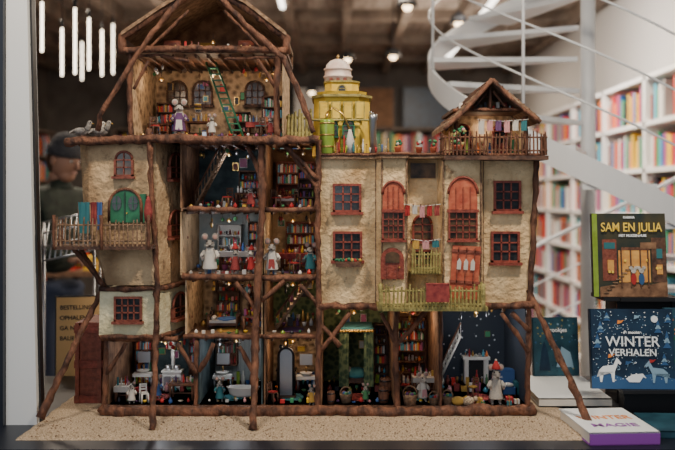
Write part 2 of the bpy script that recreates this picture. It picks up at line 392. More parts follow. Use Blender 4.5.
# logs frame
lg=B('log_frame',house)
L=lg.log
L([P(72,143,-.06),P(150,140,-.06),P(240,142,-.06),P(319,141,-.06)],.015)
L([P(80,143,.0),P(80,143,.3)],.012)
L([P(188,209,-.01),P(262,210,-.01),P(319,209,-.01)],.009)
L([P(183,276,-.01),P(262,278,-.01),P(319,277,-.01)],.011)
L([P(184,336,-.01),P(262,336,-.01),P(319,336,-.01)],.008)
L([P(104,337,-.03),P(180,337,-.03)],.009); L([P(104,287,-.05),P(163,287,-.05),P(186,285,.16)],.009)
L([P(104,334,-.05),P(163,334,-.05),P(186,333,.16)],.008)
L([P(84,246,-.04),P(96,268,-.04),P(108,286,-.04)],.009)
L([P(104,408,-.035),P(200,409,-.035),P(330,408,-.035),P(430,409,-.035),P(532,407,-.035)],.019)
L([P(104,408,-.035),P(104,408,.33)],.014);L([P(531,408,-.035),P(531,408,.33)],.014)
L([P(153,130,-.06),P(156,205,-.05),P(161,280,-.055),P(160,337,-.055),W(152,430,-.2)],.010)
L([P(262,141,-.03),P(263,205,-.03),P(259,275,-.03),P(257,340,-.05),W(253,430,-.2)],.0125)
L([P(319,140,-.02),P(318,205,-.025),P(319,305,-.025),P(318,409,-.025)],.010)
L([P(536,160,-.01),P(533,230,-.01),P(528,306,-.01),P(526,409,-.02)],.010)
L([P(108,337,-.02),P(106,409,-.02)],.009)
L([P(197,340,-.01),P(196,409,-.01)],.008)
L([P(396,306,-.02),P(395,350,-.02),P(397,409,-.02)],.010)
L([P(441,306,-.01),P(440,409,-.01)],.006)
L([P(318,305,-.025),P(380,306,-.025),P(470,305,-.025),P(533,304,-.025)],.012)
for a in [((397,345),(381,312)),((395,345),(425,310)),((320,350),(350,312)),((526,350),(500,312)),((258,380),(240,345)),((200,370),(215,342)),((197,372),(178,342)),((259,312),(236,282)),((262,300),(285,280)),((318,305),(300,284)),((320,192),(285,146)),((262,180),(248,147)),((528,330),(510,312)),((108,372),(128,342)),((340,345),(322,325))]:
    L([P(a[0][0],a[0][1],-.022),P((a[0][0]+a[1][0])/2+1,(a[0][1]+a[1][1])/2,-.022),P(a[1][0],a[1][1],-.022)],.008)
L([P(104,285,.0),W(75,345,-.08),W(40,418,-.16)],.010,r1=.013)
L([P(528,290,.0),W(556,350,-.1),W(590,424,-.2)],.010,r1=.013)
L([W(70,245,-.1),W(92,270,-.06),P(106,285,-.03)],.008)
L([P(196,-8,-.07),P(158,36,-.07),P(130,80,-.08),P(108,118,-.09),P(104,132,-.07)],.009)
L([P(212,-8,-.07),P(247,28,-.07),P(285,62,-.07),P(302,100,-.07),P(314,134,-.07)],.010)
L([P(124,52,-.03),P(200,50,-.03),P(287,52,-.03)],.012)
L([P(133,50,-.02),P(131,100,-.02),P(133,138,-.02)],.010); L([P(279,50,-.02),P(277,100,-.02),P(278,138,-.02)],.010)
L([P(123,55,-.02),P(124,38,-.02),P(165,12,-.02),P(206,-12,-.02),P(246,8,-.02),P(287,40,-.02),P(287,55,-.02)],.013)
L([P(150,50,-.02),P(190,12,-.02)],.006);L([P(262,50,-.02),P(225,12,-.02)],.006)
L([P(150,62,-.02),P(135,90,-.02)],.006);L([P(258,60,-.02),P(276,88,-.02)],.006)
L([P(133,58,-.02),P(160,56,-.02),P(190,62,-.02)],.006);L([P(225,60,-.02),P(277,58,-.02)],.006)
L([P(285,145,-.03),P(300,160,-.03),P(318,180,-.03)],.008)
lg.done()
rf=B('roof_panels',house)
rp=[(124,38),(165,10),(206,-14),(246,6),(287,38)]
for (a,b_),(c,d) in zip(rp,rp[1:]):
    rf.prism([(X(a),Z(b_)),(X(c),Z(d)),(X(c),Z(d)+.012),(X(a),Z(b_)+.012)],-.04,DB+.02,'thatch')
rf.prism([(X(a),Z(b_)) for a,b_ in rp]+[(X(287),Z(52)),(X(124),Z(52))],DB,DB+.01,'brownwall')
rf.bx(X(124),X(287),-.02,DB,Z(54),Z(50),'darkwood')
rf.done()
aw=B('attic_windows',house)
for x in(160,188,246): win(aw,X(x)*1.02+.0,Z(80),.058,.075,DB-.003,'darkwood','glass_warm',True,3,3)
aw.bx(X(180),X(200),DB-.02,DB-.004,Z(40),Z(24),'cloth_mustard'); aw.bx(X(225),X(243),DB-.02,DB-.004,Z(44),Z(32),'cloth_teal')
aw.done()
# right building facade
fc=B('facade',house)
outl=[(318,0),(376,0),(381,-.05),(405,-.06),(409,.02),(438,.02),(441,-.06),(478,-.05),(483,0)]
top=plan(outl+[(539,0),(539,DB),(318,DB)]); bot=plan(outl+[(529,0),(529,DB),(318,DB)])
fc.loft(top,Z(159),bot,Z(305),'plaster')
def grow(l,g): return [(X(a),d-g if d<.1 else d) for a,d in l]
fc.plate(grow([(316,0),(375,0),(379,-.05),(406,-.06),(409,-.03),(438,-.03),(440,-.06),(480,-.05),(484,0),(543,0),(543,DB),(316,DB)],.02),Z(159),Z(155.5),'thatch')
rim=[(x,y,Z(155)) for x,y in grow([(316,0),(375,0),(379,-.05),(406,-.06),(409,-.03),(438,-.03),(440,-.06),(480,-.05),(484,0),(543,0)],.02)]
fc.log(rim,.005,'bark')
fc.bx(X(411),X(436),.012,.022,Z(178),Z(163),'glass_warm')
for x,y in((376,-.0),(381,-.052),(405,-.062),(441,-.062),(478,-.052),(483,0)): fc.log([(X(x),y,Z(160)),(X(x),y,Z(303))],.0032,'thatch')
fc.done()
fw=B('facade_windows',house)
win(fw,X(347),Z(198),.072,.072,0,'redwood','glass_dark',False,3,3,.007)
win(fw,X(347.5),Z(246),.074,.074,0,'redwood','glass_dark',False,3,3,.007)
win(fw,X(507),Z(196),.068,.078,0,'redwood','glass_dark',False,3,3,.007)
win(fw,X(505),Z(247),.072,.080,0,'redwood','glass_dark',False,3,3,.007)
for cx,y,wd in((392,-.056,.062),(460,-.056,.084)):
    pts=[(X(cx)-wd/2,Z(210)),(X(cx)+wd/2,Z(210))]+[(X(cx)+wd/2*math.cos(math.pi*i/10),Z(194)+wd/2*1.15*math.sin(math.pi*i/10)) for i in range(11)]
    fw.prism(pts,y-.008,y+.006,'arch_or')
    fw.tube([(X(cx)+wd/2*1.03*math.cos(math.pi*i/10),y-.009,Z(194)+wd/2*1.18*math.sin(math.pi*i/10)) for i in range(11)],.004,'redwood',6)
    for k in(-.25,0,.25): fw.bx(X(cx)+wd*k-.001,X(cx)+wd*k+.001,y-.011,y-.007,Z(209),Z(187),'redwood')
    win(fw,X(cx),Z(225),wd*.9,.075,y,'redwood','glass_warm',False,4,4,.005)
    fw.bx(X(cx)-wd*.55,X(cx)+wd*.55,y-.012,y,Z(212),Z(209),'redwood')
fw.M=Matrix.Translation((X(391),-.062,Z(277)))
pts=[(-.034,0),(.034,0)]+[(.034*math.cos(math.pi*i/8),.058+.034*math.sin(math.pi*i/8)) for i in range(9)]
fw.prism(pts,-.006,.006,'redwood'); fw.prism([(a*.6,b_*.35+.048) for a,b_ in pts],-.009,-.004,'glass_warm'); fw.sph((.02,-.009,.035),.003,'brass',6,4)
for k in(-.3,.3): fw.bx(k*.05-.001,k*.05+.001,-.009,-.004,.004,.045,'redbrown')
fw.M=Matrix.Translation((X(460),-.064,Z(296)))@Matrix.Rotation(math.radians(4),4,'Y')
fw.bx(-.041,.041,-.006,.006,0,.155,'arch_or')
for k in(-.024,.0,.024): fw.bx(k-.0015,k+.0015,-.009,-.005,.005,.15,'redbrown')
for k in(-.02,.0,.02): fw.prism([(k-.006,.085),(k+.006,.085),(k+.006,.108),(k,.118),(k-.006,.108)],-.010,-.005,'cloth_white')
fw.bx(-.044,.044,-.009,-.003,.045,.053,'redbrown'); fw.bx(-.044,.044,-.009,-.003,.135,.143,'redbrown')
fw.M=Matrix.Identity(4)
win(fw,X(423),Z(228),.05,.07,.02,'redwood','glass_warm',True,2,3)
win(fw,X(423),Z(262),.05,.06,.02,'redwood','glass_dark',False,2,3,sill=False)
fw.done()
fb=B('facade_balconies',house)
fb.bx(X(376),X(480),-.14,.0,Z(305),Z(301),'olive')
pickets(fb,(X(378),-.14),(X(476),-.14),Z(303),.066,'olive',27,w=.006)
for q in(378,476): fb.log([(X(q),-.14,Z(304)),(X(q),-.14,Z(279))],.006,'olive')
pickets(fb,(X(378),-.14),(X(380),-.06),Z(303),.066,'olive',5,w=.007); pickets(fb,(X(476),-.14),(X(476),-.06),Z(303),.066,'olive',5,w=.007)
fb.bx(X(409),X(438),-.07,.02,Z(272),Z(270),'olive'); pickets(fb,(X(409),-.075),(X(438),-.075),Z(271),.07,'olive',10,w=.006)
fb.bx(X(336),X(361),-.035,-.005,Z(266),Z(261),'darkwood')
for i in range(16): fb.sph((X(336+i*1.6),-.02+R(-.01,.01),Z(260)+R(-.003,.004)),R(.004,.006),random.choice(['cloth_red','green','cloth_mustard','green']),6,4)
fb.add([(X(421)+.066*(a/6)+0,-.150-.003*math.sin(a*2),Z(279+b_*3.4)) for b_ in range(6) for a in range(7)],[(b_*7+a,b_*7+a+1,b_*7+a+8,b_*7+a+7) for b_ in range(5) for a in range(6)],'cloth_maroon',True)
fb.bx(X(421),X(443),-.15,-.132,Z(279.4),Z(278.6),'cloth_maroon')
fb.done()
def laundry(x0,x1,py,d,items):
    b=B('laundry_line'); b.tube([P(x0,py-2,d),P((x0+x1)/2,py,d),P(x1,py-2,d)],.0009,'white',5)
    n=len(items)
    for i,(m,h) in enumerate(items):
        a=x0+(x1-x0)*(i+.15)/n; c=x0+(x1-x0)*(i+.85)/n; cloth(b,X(a),X(c),d-.001,Z(py-.8),h,m); b.bx(X(a)+.002,X(a)+.004,d-.004,d+.002,Z(py),Z(py-2.4),'darkwood')
    return b.done(P(x0,py,d))
laundry(402,438,206,-.068,[('cloth_red',.03),('cloth_white',.025),('cloth_pink',.035),('cloth_red',.03),('cloth_maroon',.03)])
laundry(409,438,240,-.068,[('cloth_mustard',.025),('cloth_pink',.025),('cloth_teal',.02)])
gb=B('gable_room',house); z0=Z(155)
gb.bx(X(452),X(458),.0,.26,z0,Z(122),'plaster'); gb.bx(X(521),X(527),.0,.26,z0,Z(122),'plaster')
gb.prism([(X(452),z0),(X(527),z0),(X(527),Z(118)),(X(489),Z(86)),(X(452),Z(122))],.14,.15,'stone')
gb.bx(X(452),X(527),-.01,.26,Z(112),Z(109),'darkwood')
for sgn,(ex,ey) in((-1,(442,131)),(1,(536,124))):
    gb.prism([(X(ex),Z(ey)),(X(489),Z(84)),(X(489),Z(80)),(X(ex),Z(ey-5))],-.05,.28,'thatch')
    gb.log([P(ex,ey,-.055),P((ex+489)/2,(ey+83)/2+2,-.055),P(489,82,-.055)],.008)
    for k in range(1,9):
        q=k/9; x=ex+(489-ex)*q; y=ey-4+(80-ey+4)*q-.6; gb.log([P(x,y,-.05),P(x,y,.28)],.0035,'bark',n=5)
gb.log([P(455,155,-.02),P(455,120,-.02)],.008); gb.log([P(525,155,-.02),P(524,117,-.02)],.008)
gb.log([P(452,111,-.02),P(527,110,-.02)],.006); gb.log([P(489,84,-.02),P(489,110,-.02)],.005); gb.log([P(472,110,-.02),P(486,92,-.02)],.004); gb.log([P(506,110,-.02),P(492,92,-.02)],.004)
win(gb,X(470),Z(132),.035,.06,.138,'redwood','glass_dark',True); win(gb,X(508),Z(132),.035,.06,.138,'redwood','glass_dark',True)
jars(gb,X(460),X(522),.03,Z(109),15,.035); jars(gb,X(460),X(520),.06,z0,10,.06)
pickets(gb,(X(440),-.09),(X(540),-.09),z0-.004,.066,'bark',27); gb.bx(X(440),X(541),-.095,.0,Z(161),Z(157),'darkwood')
pickets(gb,(X(440),-.09),(X(440),.0),z0-.004,.066,'bark',5); pickets(gb,(X(540),-.09),(X(540),.0),z0-.004,.066,'bark',5)
gb.done()
laundry(474,524,123,-.06,[('cloth_white',.04),('cloth_pink',.03),('cloth_purple',.03),('cloth_pink',.035),('cloth_white',.03),('cloth_teal',.03)])
b=B('potted_shrub'); b.lathe((X(455),-.05,Z(156)),[(.012,0),(.017,.025),(.018,.03)],'arch_or',10)
for i in range(40): b.sph((X(455)+R(-.022,.022),-.05+R(-.015,.015),Z(156)+.03+R(0,.05)),R(.003,.007),random.choice(['green','cloth_green','olive','cloth_pink']),6,4)
b.done((X(455),-.05,Z(156)))
# yellow tower
yt=B('yellow_tower',house)
yt.M=Matrix.Translation((X(342),.15,0))
def octo(rx,ry): return [(rx*a,ry*b_) for a,b_ in [(-1,-.5),(-.6,-1),(.6,-1),(1,-.5),(1,1),(-1,1)]]
yt.loft(octo(.086,.10),Z(94),octo(.092,.11),Z(155),'yellow'); yt.plate(octo(.094,.113),Z(95),Z(92.5),'olive')
yt.loft(octo(.075,.07),Z(93),octo(.078,.08),Z(88),'yellow')
yt.loft(octo(.052,.058),Z(78),octo(.055,.062),Z(94),'yellow'); yt.plate(octo(.057,.064),Z(78),Z(76.5),'olive')
yt.lathe((-.012,-.0,Z(77)),[(.043,0),(.043,.016),(.046,.017),(.046,.022),(.042,.023),(.042,.040),(.045,.041),(.045,.045),(.040,.046),(.036,.060),(.026,.070),(.012,.076),(.002,.077)],'domewhite',20)
yt.cyl((-.012,0,Z(77)+.074),(-.012,0,Z(77)+.092),.0025,m='brass'); yt.sph((-.012,0,Z(77)+.085),.005,'brass',8,5)
for k in(-1,0,1): yt.prism([(-.012+k*.022-.005,Z(76)+.0),(-.012+k*.022+.005,Z(76)),(-.012+k*.022+.005,Z(73)),(-.012+k*.022-.005,Z(73))],-.048,-.038,'redbrown')
win(yt,.0,Z(86),.02,.026,-.062,'olive','glass_dark',True,1,2,.003)
for k in(-.055,-.018,.018,.055): 
    yt.bx(k-.014,k+.014,-.112,-.103,Z(118),Z(100),'olive'); yt.bx(k-.011,k+.011,-.114,-.106,Z(117),Z(101),'yellow')
win(yt,.02,Z(127),.03,.045,-.108,'green','glass_warm',True,2,3,.004)
win(yt,-.03,Z(127),.03,.045,-.108,'green','glass_warm',True,2,3,.004)
yt.log([(-.095,-.12,Z(119)),(.095,-.12,Z(119))],.004,'olive')
yt.M=Matrix.Identity(4)
yt.cyl(P(371,155,.1),P(371,108,.1),.006,m='steel');yt.cyl(P(377,155,.08),P(373,110,.08),.008,.006,'steel')
pickets(yt,(X(285),.05),(X(312),.05),Z(138),.085,'olive',7,w=.010)
yt.done()
b=B('miniature_distillery'); zz=Z(155)+.002
b.lathe((X(327),.0,zz),[(.020,0),(.022,.004),(.022,.085),(.022,.10),(.019,.104),(.004,.104)],'bottlegreen'); b.cyl((X(327),0,zz+.103),(X(327),0,zz+.125),.005,m='brass')
for k in(.02,.055,.09): b.lathe((X(327),0,zz+k),[(.0225,0),(.0232,.001),(.0232,.004),(.0225,.005)],'brass',14)
b.lathe((X(350),-.0,zz),[(.012,0),(.014,.04),(.010,.05),(.004,.075)],'cloth_white'); b.lathe((X(373),-.0,zz),[(.010,0),(.010,.10),(.013,.105),(.013,.12)],'steel')
b.tube([(X(327),0,zz+.125),(X(333),0,zz+.14),(X(343),0,zz+.12),(X(350),0,zz+.073)],.003,'brass',6)
b.bx(X(318),X(378),-.015,.03,zz-.001,zz+.004,'darkwood')
jars(b,X(333),X(348),-.012,zz+.004,6,.06,['brass','cloth_red','cloth_teal','redbrown','bottlegreen']); jars(b,X(352),X(390),-.012,zz+.004,12,.055,['brass','cloth_red','cloth_teal','white','cloth_mustard','redbrown','cloth_blue']); b.done((X(350),0,zz))
b=B('flower_pots'); 
for x in(397,418,432):
    b.lathe((X(x),-.03,Z(155)+.002),[(.007,0),(.01,.018),(.011,.02)],'arch_or',10)
    for q in range(7): b.sph((X(x)+R(-.01,.01),-.03+R(-.008,.008),Z(155)+.026+R(0,.015)),.005,random.choice(['green','cloth_green','cloth_white','cloth_red']),6,4)
b.done((X(420),-.03,Z(155)))
st.done()
# =============== miniature contents
f=Z(136)+.0005
table('miniature_table',X(190),.16,f,.08,.06,.055,items=9)
shelf('miniature_cupboard',X(137),X(158),.32,f,.13,4); shelf('miniature_cupboard',X(222),X(240),.33,f,.10,3,hm=.02)
shelf('miniature_bookcase',X(254),X(279),.30,f,.15,4)
chair(X(153),.03,f,.6); chair(X(259),.04,f,-.5,seat='cloth_teal')
table('miniature_workbench',X(148),.17,f,.07,.05,.05,items=7); table('miniature_table',X(254),.14,f,.07,.05,.05,items=6,cloth='cloth_maroon')
ladder((X(237),.03,f),(X(205),.12,Z(56)),.03,12,'green')
mouse((X(177),.04,f),.12,.1,'furwhite','cloth_purple',apron='cloth_white'); mouse((X(212),.0,f),.07,0,'furgrey','cloth_white'); mouse((X(271),-.0,f),.065,-.3,'furgrey','cloth_maroon')
f=Z(50)+.001
b=B('miniature_trunk'); 
for x in(160,236):
    b.bx(X(x),X(x+16),.05,.09,f,f+.02,'darkwood'); b.tube([(X(x),.07,f+.02),(X(x+16),.07,f+.02)],.02,'redbrown',10)
    for q in(3,12): b.bx(X(x+q),X(x+q)+.003,.047,.093,f,f+.022,'brass')
jars(b,X(180),X(200),.07,f,6,.05); jars(b,X(205),X(230),.08,f,7,.04); b.done((X(170),.05,f))
for x,c in((84,'furgrey'),(94,'furwhite'),(103,'furgrey')):
    b=B('pigeon_figurine'); q=Z(138)+.0; xx=X(x); yo=-.02+(.035 if x==94 else 0)
    b.M=Matrix.Translation((0,yo+.02,0))
    b.sph((xx,-.02,q+.018),(.022,.012,.012),c); b.tube([(xx+.014,-.02,q+.022),(xx+.020,-.02,q+.034),(xx+.022,-.02,q+.042)],[.010,.007,.0075],c,8)
    b.sph((xx+.023,-.02,q+.043),.008,c,8,6); b.cyl((xx+.029,-.02,q+.042),(xx+.037,-.02,q+.040),.002,.0005,'cloth_mustard',5)
    b.prism([(xx-.016,q+.022),(xx-.036,q+.012),(xx-.035,q+.018),(xx-.014,q+.028)],-.028,-.012,'furgrey')
    for s_ in(-1,1): b.cyl((xx,-.02+s_*.005,q),(xx,-.02+s_*.005,q+.01),.0015,m='pink',n=5); b.sph((xx-.004,-.02+s_*.011,q+.02),(.018,.004,.009),'furgrey',10,6)
    b.sph((xx+.027,-.027,q+.045),.0015,'black',6,4); b.done((xx,yo,q))
f=Z(208)+.0005
stairs('miniature_staircase',X(190),X(222),.10,.16,f,Z(145),10,'thatch')
shelf('miniature_cupboard',X(228),X(256),.32,f,.12,4); shelf('miniature_bookcase',X(270),X(313),.32,f,.15,4,'redbrown'); shelf('miniature_bookcase',X(296),X(315),.14,f,.12,4)
bed(X(283),.15,f,.06,.07,c='cloth_maroon'); chair(X(275),.04,f,.8,.055); table('miniature_table',X(240),.14,f,.06,.05,.045,items=5); chair(X(226),.03,f,-.5)
mouse((X(250),.03,f),.075,-.3,'furgrey','cloth_maroon')
f=Z(275)+.0005
table('miniature_dining_table',X(228),.16,f,.10,.07,.06,items=8,cloth='cloth_white'); shelf('miniature_dresser',X(204),X(230),.33,f,.14,4,'white'); shelf('miniature_bookcase',X(238),X(260),.33,f,.15,5)
mouse((X(210),.0,f),.13,.1,'furgrey','cloth_white'); mouse((X(234),.03,f),.09,.2,'furgrey','cloth_maroon',hat='cloth_red'); mouse((X(250),.05,f),.085,-.2,'furwhite','cloth_red',hat='cloth_red')
mouse((X(272),-.0,f),.115,0,'furgrey','cloth_white',apron='cloth_maroon')
shelf('miniature_dresser',X(280),X(314),.33,f,.15,4,'redbrown'); table('miniature_table',X(292),.14,f,.09,.07,.055,items=8,cloth='cloth_maroon'); chair(X(294),.04,f,-1)
mouse((X(310),.05,f),.10,-.3,'furgrey','cloth_teal')
f=Z(335)+.0005
stairs('miniature_staircase',X(274),X(310),.08,.14,f,Z(282),10,'thatch'); shelf('miniature_cupboard',X(203),X(228),.32,f,.13,4); shelf('miniature_cupboard',X(238),X(258),.32,f,.10,3,'bark')
bed(X(218),.14,f,.09,.08,c='cloth_blue'); table('miniature_table',X(249),.06,f,.05,.04,.05,items=4)
f=Z(405)+.0005
def bathtub(cx,y,z):
    b=B('miniature_bathtub'); 
    b.M=Matrix.Translation((cx,y,z))@Matrix.Scale(1.9,4,(1,0,0))
    b.lathe((0,0,0),[(.016,.012),(.022,.02),(.026,.04),(.028,.042),(.024,.041),(.020,.02)],'white',18)
    b.M=Matrix.Translation((cx,y,z))
    for sx in(-1,1):
        for sy in(-1,1): b.cyl((sx*.025,sy*.012,0),(sx*.022,sy*.01,.016),.003,m='brass',n=6)
    b.tube([(.035,.02,0),(.035,.02,.07),(.025,.01,.07),(.022,.005,.062)],.002,'brass',6); b.done((cx,y,z))
bathtub(X(241),.06,f)
def stove(cx,y,z,m='iron'):
    b=B('miniature_stove'); b.bx(cx-.03,cx+.03,y-.02,y+.02,z+.01,z+.06,m); b.bx(cx-.033,cx+.033,y-.023,y+.023,z+.06,z+.065,m)
    for sx in(-1,1):
        for sy in(-1,1): b.cyl((cx+sx*.026,y+sy*.016,z),(cx+sx*.026,y+sy*.016,z+.012),.003,m=m,n=6)
        b.bx(cx+sx*.014-.011,cx+sx*.014+.011,y-.023,y-.019,z+.018,z+.048,'steel'); b.sph((cx+sx*.006,y-.025,z+.035),.002,'brass',6,4)
        b.lathe((cx+sx*.014,y,z+.065),[(.009,0),(.011,.003),(.011,.014),(.009,.014)],'steel',10)
    b.cyl((cx,y+.01,z+.065),(cx,y+.01,z+.17),.006,m=m); b.done((cx,y,z))
stove(X(282),.22,f); stove(X(160),.2,f,'white'); 
b=B('miniature_arched_mirror'); cx=X(284)
b.prism([(cx-.022,f),(cx+.022,f)]+[(cx+.022*math.cos(math.pi*i/8),f+.13+.022*math.sin(math.pi*i/8)) for i in range(9)],.10,.106,'steel')
b.tube([(cx-.023,.10,f)]+[(cx-.023*math.cos(math.pi*i/8),.10,f+.13+.023*math.sin(math.pi*i/8)) for i in range(9)]+[(cx+.023,.10,f)],.004,'iron',6)
b.bx(cx-.03,cx+.03,.085,.12,f,f+.006,'darkwood'); b.done((cx,.1,f))
def sink(cx,y,z):
    b=B('miniature_washstand'); b.bx(cx-.03,cx+.03,y-.018,y+.018,z+.045,z+.055,'white')
    b.lathe((cx,y,z+.055),[(.012,0),(.02,.008),(.021,.01),(.016,.008)],'white',12)
    for sx in(-1,1): b.cyl((cx+sx*.026,y,z),(cx+sx*.026,y,z+.046),.003,m='steel',n=6)
    b.tube([(cx,y+.014,z+.055),(cx,y+.014,z+.08),(cx,y,z+.078)],.002,'brass',6)
    b.bx(cx-.02,cx+.02,y+.016,y+.019,z+.085,z+.12,'steel'); b.done((cx,y,z))
sink(X(215),.17,f); sink(X(128),.2,f); sink(X(304),.16,f)
shelf('miniature_cupboard',X(203),X(226),.33,f+.06,.08,2,'bark'); shelf('miniature_dresser',X(112),X(132),.33,f,.15,4,'bark'); shelf('miniature_dresser',X(172),X(193),.33,f,.17,5,'darkwood')
table('miniature_kitchen_table',X(178),.08,f,.08,.06,.05,items=8); table('miniature_table',X(118),.06,f,.04,.05,.045,items=5,cloth='cloth_white'); chair(X(142),.03,f,.5,.055,'white','cloth_white')
mouse((X(152),.08,f),.08,0,'furgrey','cloth_blue'); mouse((X(130),.02,f),.07,.4,'furgrey','cloth_white'); mouse((X(218),.04,f),.08,.1,'furgrey','cloth_teal'); mouse((X(312),-.0,f),.065,-.4,'furgrey','cloth_mustard')
chair(X(272),.03,f,1.0)
b=B('miniature_four_poster_bed'); x0,x1=X(343),X(372)
for x in(x0,x1):
    for y in(.16,.28): b.cyl((x,y,f),(x,y,f+.20),.004,m='darkwood',n=8)
b.bx(x0-.01,x1+.01,.15,.29,f+.2,f+.207,'cloth_teal'); b.bx(x0,x1,.16,.28,f+.03,f+.045,'darkwood'); b.sph(((x0+x1)/2,.22,f+.05),(.04,.06,.018),'cloth_teal'); b.sph((x0+.015,.22,f+.062),(.014,.04,.01),'cloth_white')
for x in(x0+.004,x1-.004):
    vs=[];n=8
    for j in range(2):
        for i in range(n+1): vs.append((x-.016+.032*i/n,.152+.004*math.sin(i*2.5),f+(.2 if j==0 else .02)))
    b.add(vs,[(i,i+1,n+2+i,n+1+i) for i in range(n)],'greenwall',True)
for i in range(12): b.sph((x0-.008+i*(x1-x0+.016)/11,.149,f+.198),.005,'cloth_mustard',6,4)
b.done((x0,.16,f))
def barrel(px,d,s=1,m='bark'):
    b=B('miniature_barrel'); r=.016*s; b.lathe((X(px),d,f),[(r*.85,0),(r,.015*s),(r,.03*s),(r*.85,.045*s)],m,14)
    for z in(.008,.036): b.lathe((X(px),d,f),[(r*.97,z*s),(r*.99,z*s),(r*.99,(z+.004)*s),(r*.97,(z+.004)*s)],'iron',14)
    b.done((X(px),d,f))
barrel(384,.03);barrel(388,.13,1.2);barrel(331,.02,.8)
def basket(px,d,s=1):
    b=B('miniature_basket'); r=.018*s; 
    b.lathe((X(px),d,f),[(r*.8,0),(r,.02*s),(r*1.1,.028*s),(r*.9,.026*s)],'thatch',14)
    b.tube([(X(px)+r*math.cos(math.pi*i/8),d,f+.026*s+r*1.2*math.sin(math.pi*i/8)) for i in range(9)],.002,'thatch',5)
    for q in range(6): b.sph((X(px)+R(-r,r)*.6,d+R(-r,r)*.6,f+.028*s),.006,random.choice(cloths),6,4)
    b.done((X(px),d,f))
basket(410,.0,1.2);basket(448,.01,.9);basket(434,.01,.8);basket(346,.03)
b=B('miniature_sack'); 
for x,c in((458,'cloth_mustard'),(468,'sand')): b.sph((X(x),.0,f+.012),(.02,.016,.014),c); b.tube([(X(x)+.015,0,f+.016),(X(x)+.028,0,f+.02)],[.006,.009],c,8)
b.done((X(460),0,f))
shelf('miniature_dresser',X(403),X(436),.32,f,.22,6,'bark'); shelf('miniature_bookcase',X(378),X(393),.32,f,.2,6,'darkwood')
stairs('miniature_staircase',X(446),X(472),.24,.30,f,f+.17,10,'white')
b=B('miniature_fireplace'); x=X(492); b.bx(x-.04,x-.026,.29,.325,f,f+.08,'white'); b.bx(x+.026,x+.04,.29,.325,f,f+.08,'white'); b.bx(x-.045,x+.045,.285,.325,f+.08,f+.09,'white'); b.bx(x-.026,x+.026,.31,.325,f,f+.08,'black')
jars(b,x-.04,x+.04,.30,f+.09,7,.03); b.done((x,.3,f))
b=B('miniature_armchair'); x=X(516); b.bx(x-.025,x+.025,.10,.15,f+.008,f+.03,'cloth_blue'); b.bx(x-.025,x+.025,.14,.155,f+.03,f+.075,'cloth_blue'); b.sph((x,.147,f+.075),(.025,.008,.008),'cloth_blue')
for s_ in(-1,1): b.bx(x+s_*.024-.005,x+s_*.024+.005,.10,.15,f+.008,f+.045,'cloth_teal'); b.cyl((x+s_*.02,.105,f),(x+s_*.02,.105,f+.01),.003,m='darkwood',n=6); b.cyl((x+s_*.02,.15,f),(x+s_*.02,.15,f+.01),.003,m='darkwood',n=6)
b.sph((x,.12,f+.034),(.018,.018,.006),'cloth_white'); b.done((x,.12,f))
table('miniature_table',X(428),.13,f,.07,.06,.06,items=7,cloth='cloth_white'); chair(X(408),.1,f,1.2,.07); chair(X(478),.1,f,-.9,.06,'bark','cloth_mustard')
mouse((X(495),-.015,f+.006),.125,0,'furgrey','furwhite',hat='cloth_red'); mouse((X(424),.04,f),.095,.3,'furwhite','cloth_white',apron='cloth_pink')
mouse((X(366),.04,f),.06,0,'furgrey','cloth_green')
b=B('miniature_gift_boxes')
for x,d,s,c in((511,.03,.022,'cloth_red'),(518,.02,.016,'cloth_white'),(509,.0,.014,'cloth_teal'),(480,.02,.02,'cloth_mustard'),(474,.03,.016,'cloth_red'),(483,.0,.012,'cloth_green')):
    b.bx(X(x)-s/2,X(x)+s/2,d-s/2,d+s/2,f,f+s*.8,c); b.bx(X(x)-s*.08,X(x)+s*.08,d-s*.52,d+s*.52,f,f+s*.83,'brass'); b.sph((X(x),d,f+s*.85),(s*.2,s*.12,s*.12),'brass',8,4)
b.done((X(500),0,f))
def pl(px,py,d,e,c=(1,.72,.46),r=.02):
    l=bpy.data.lights.new('room_lamp_light','POINT'); l.energy=e; l.color=c; l.shadow_soft_size=r
    o=bpy.data.objects.new('room_lamp_light',l); o.location=P(px,py,d); bpy.context.collection.objects.link(o); o.parent=house
mat('bulb',(1,.8,.5),emit=1.5)
cool=(.90,.93,1)
for px,py,e,c in ((205,66,.42,0),(150,70,.18,0),(262,70,.18,0),(205,30,.15,0),(222,150,.24,1),(290,152,.24,0),(222,220,.25,1),(290,220,.2,0),(222,287,.2,0),(290,288,.2,0),(150,348,.34,1),(230,348,.30,1),(290,348,.3,0),(355,318,.36,0),(418,318,.36,0),(485,318,.55,1),(489,120,.10,0)):
    if c: pl(px,py+6,.12,e,cool)
    else: pl(px,py+6,.12,e)
    if py==120: continue
    b=B('hanging_lamp',house); x,y,z=P(px,py+3,.17); b.sph((x,y,z),.003,'bulb',8,6); b.lathe((x,y,z),[(.010,.0),(.005,.008),(.001,.012)],'brass',10); b.cyl((x,y,z+.011),(x,y,z+.03),.0008,m='black',n=5); b.done()
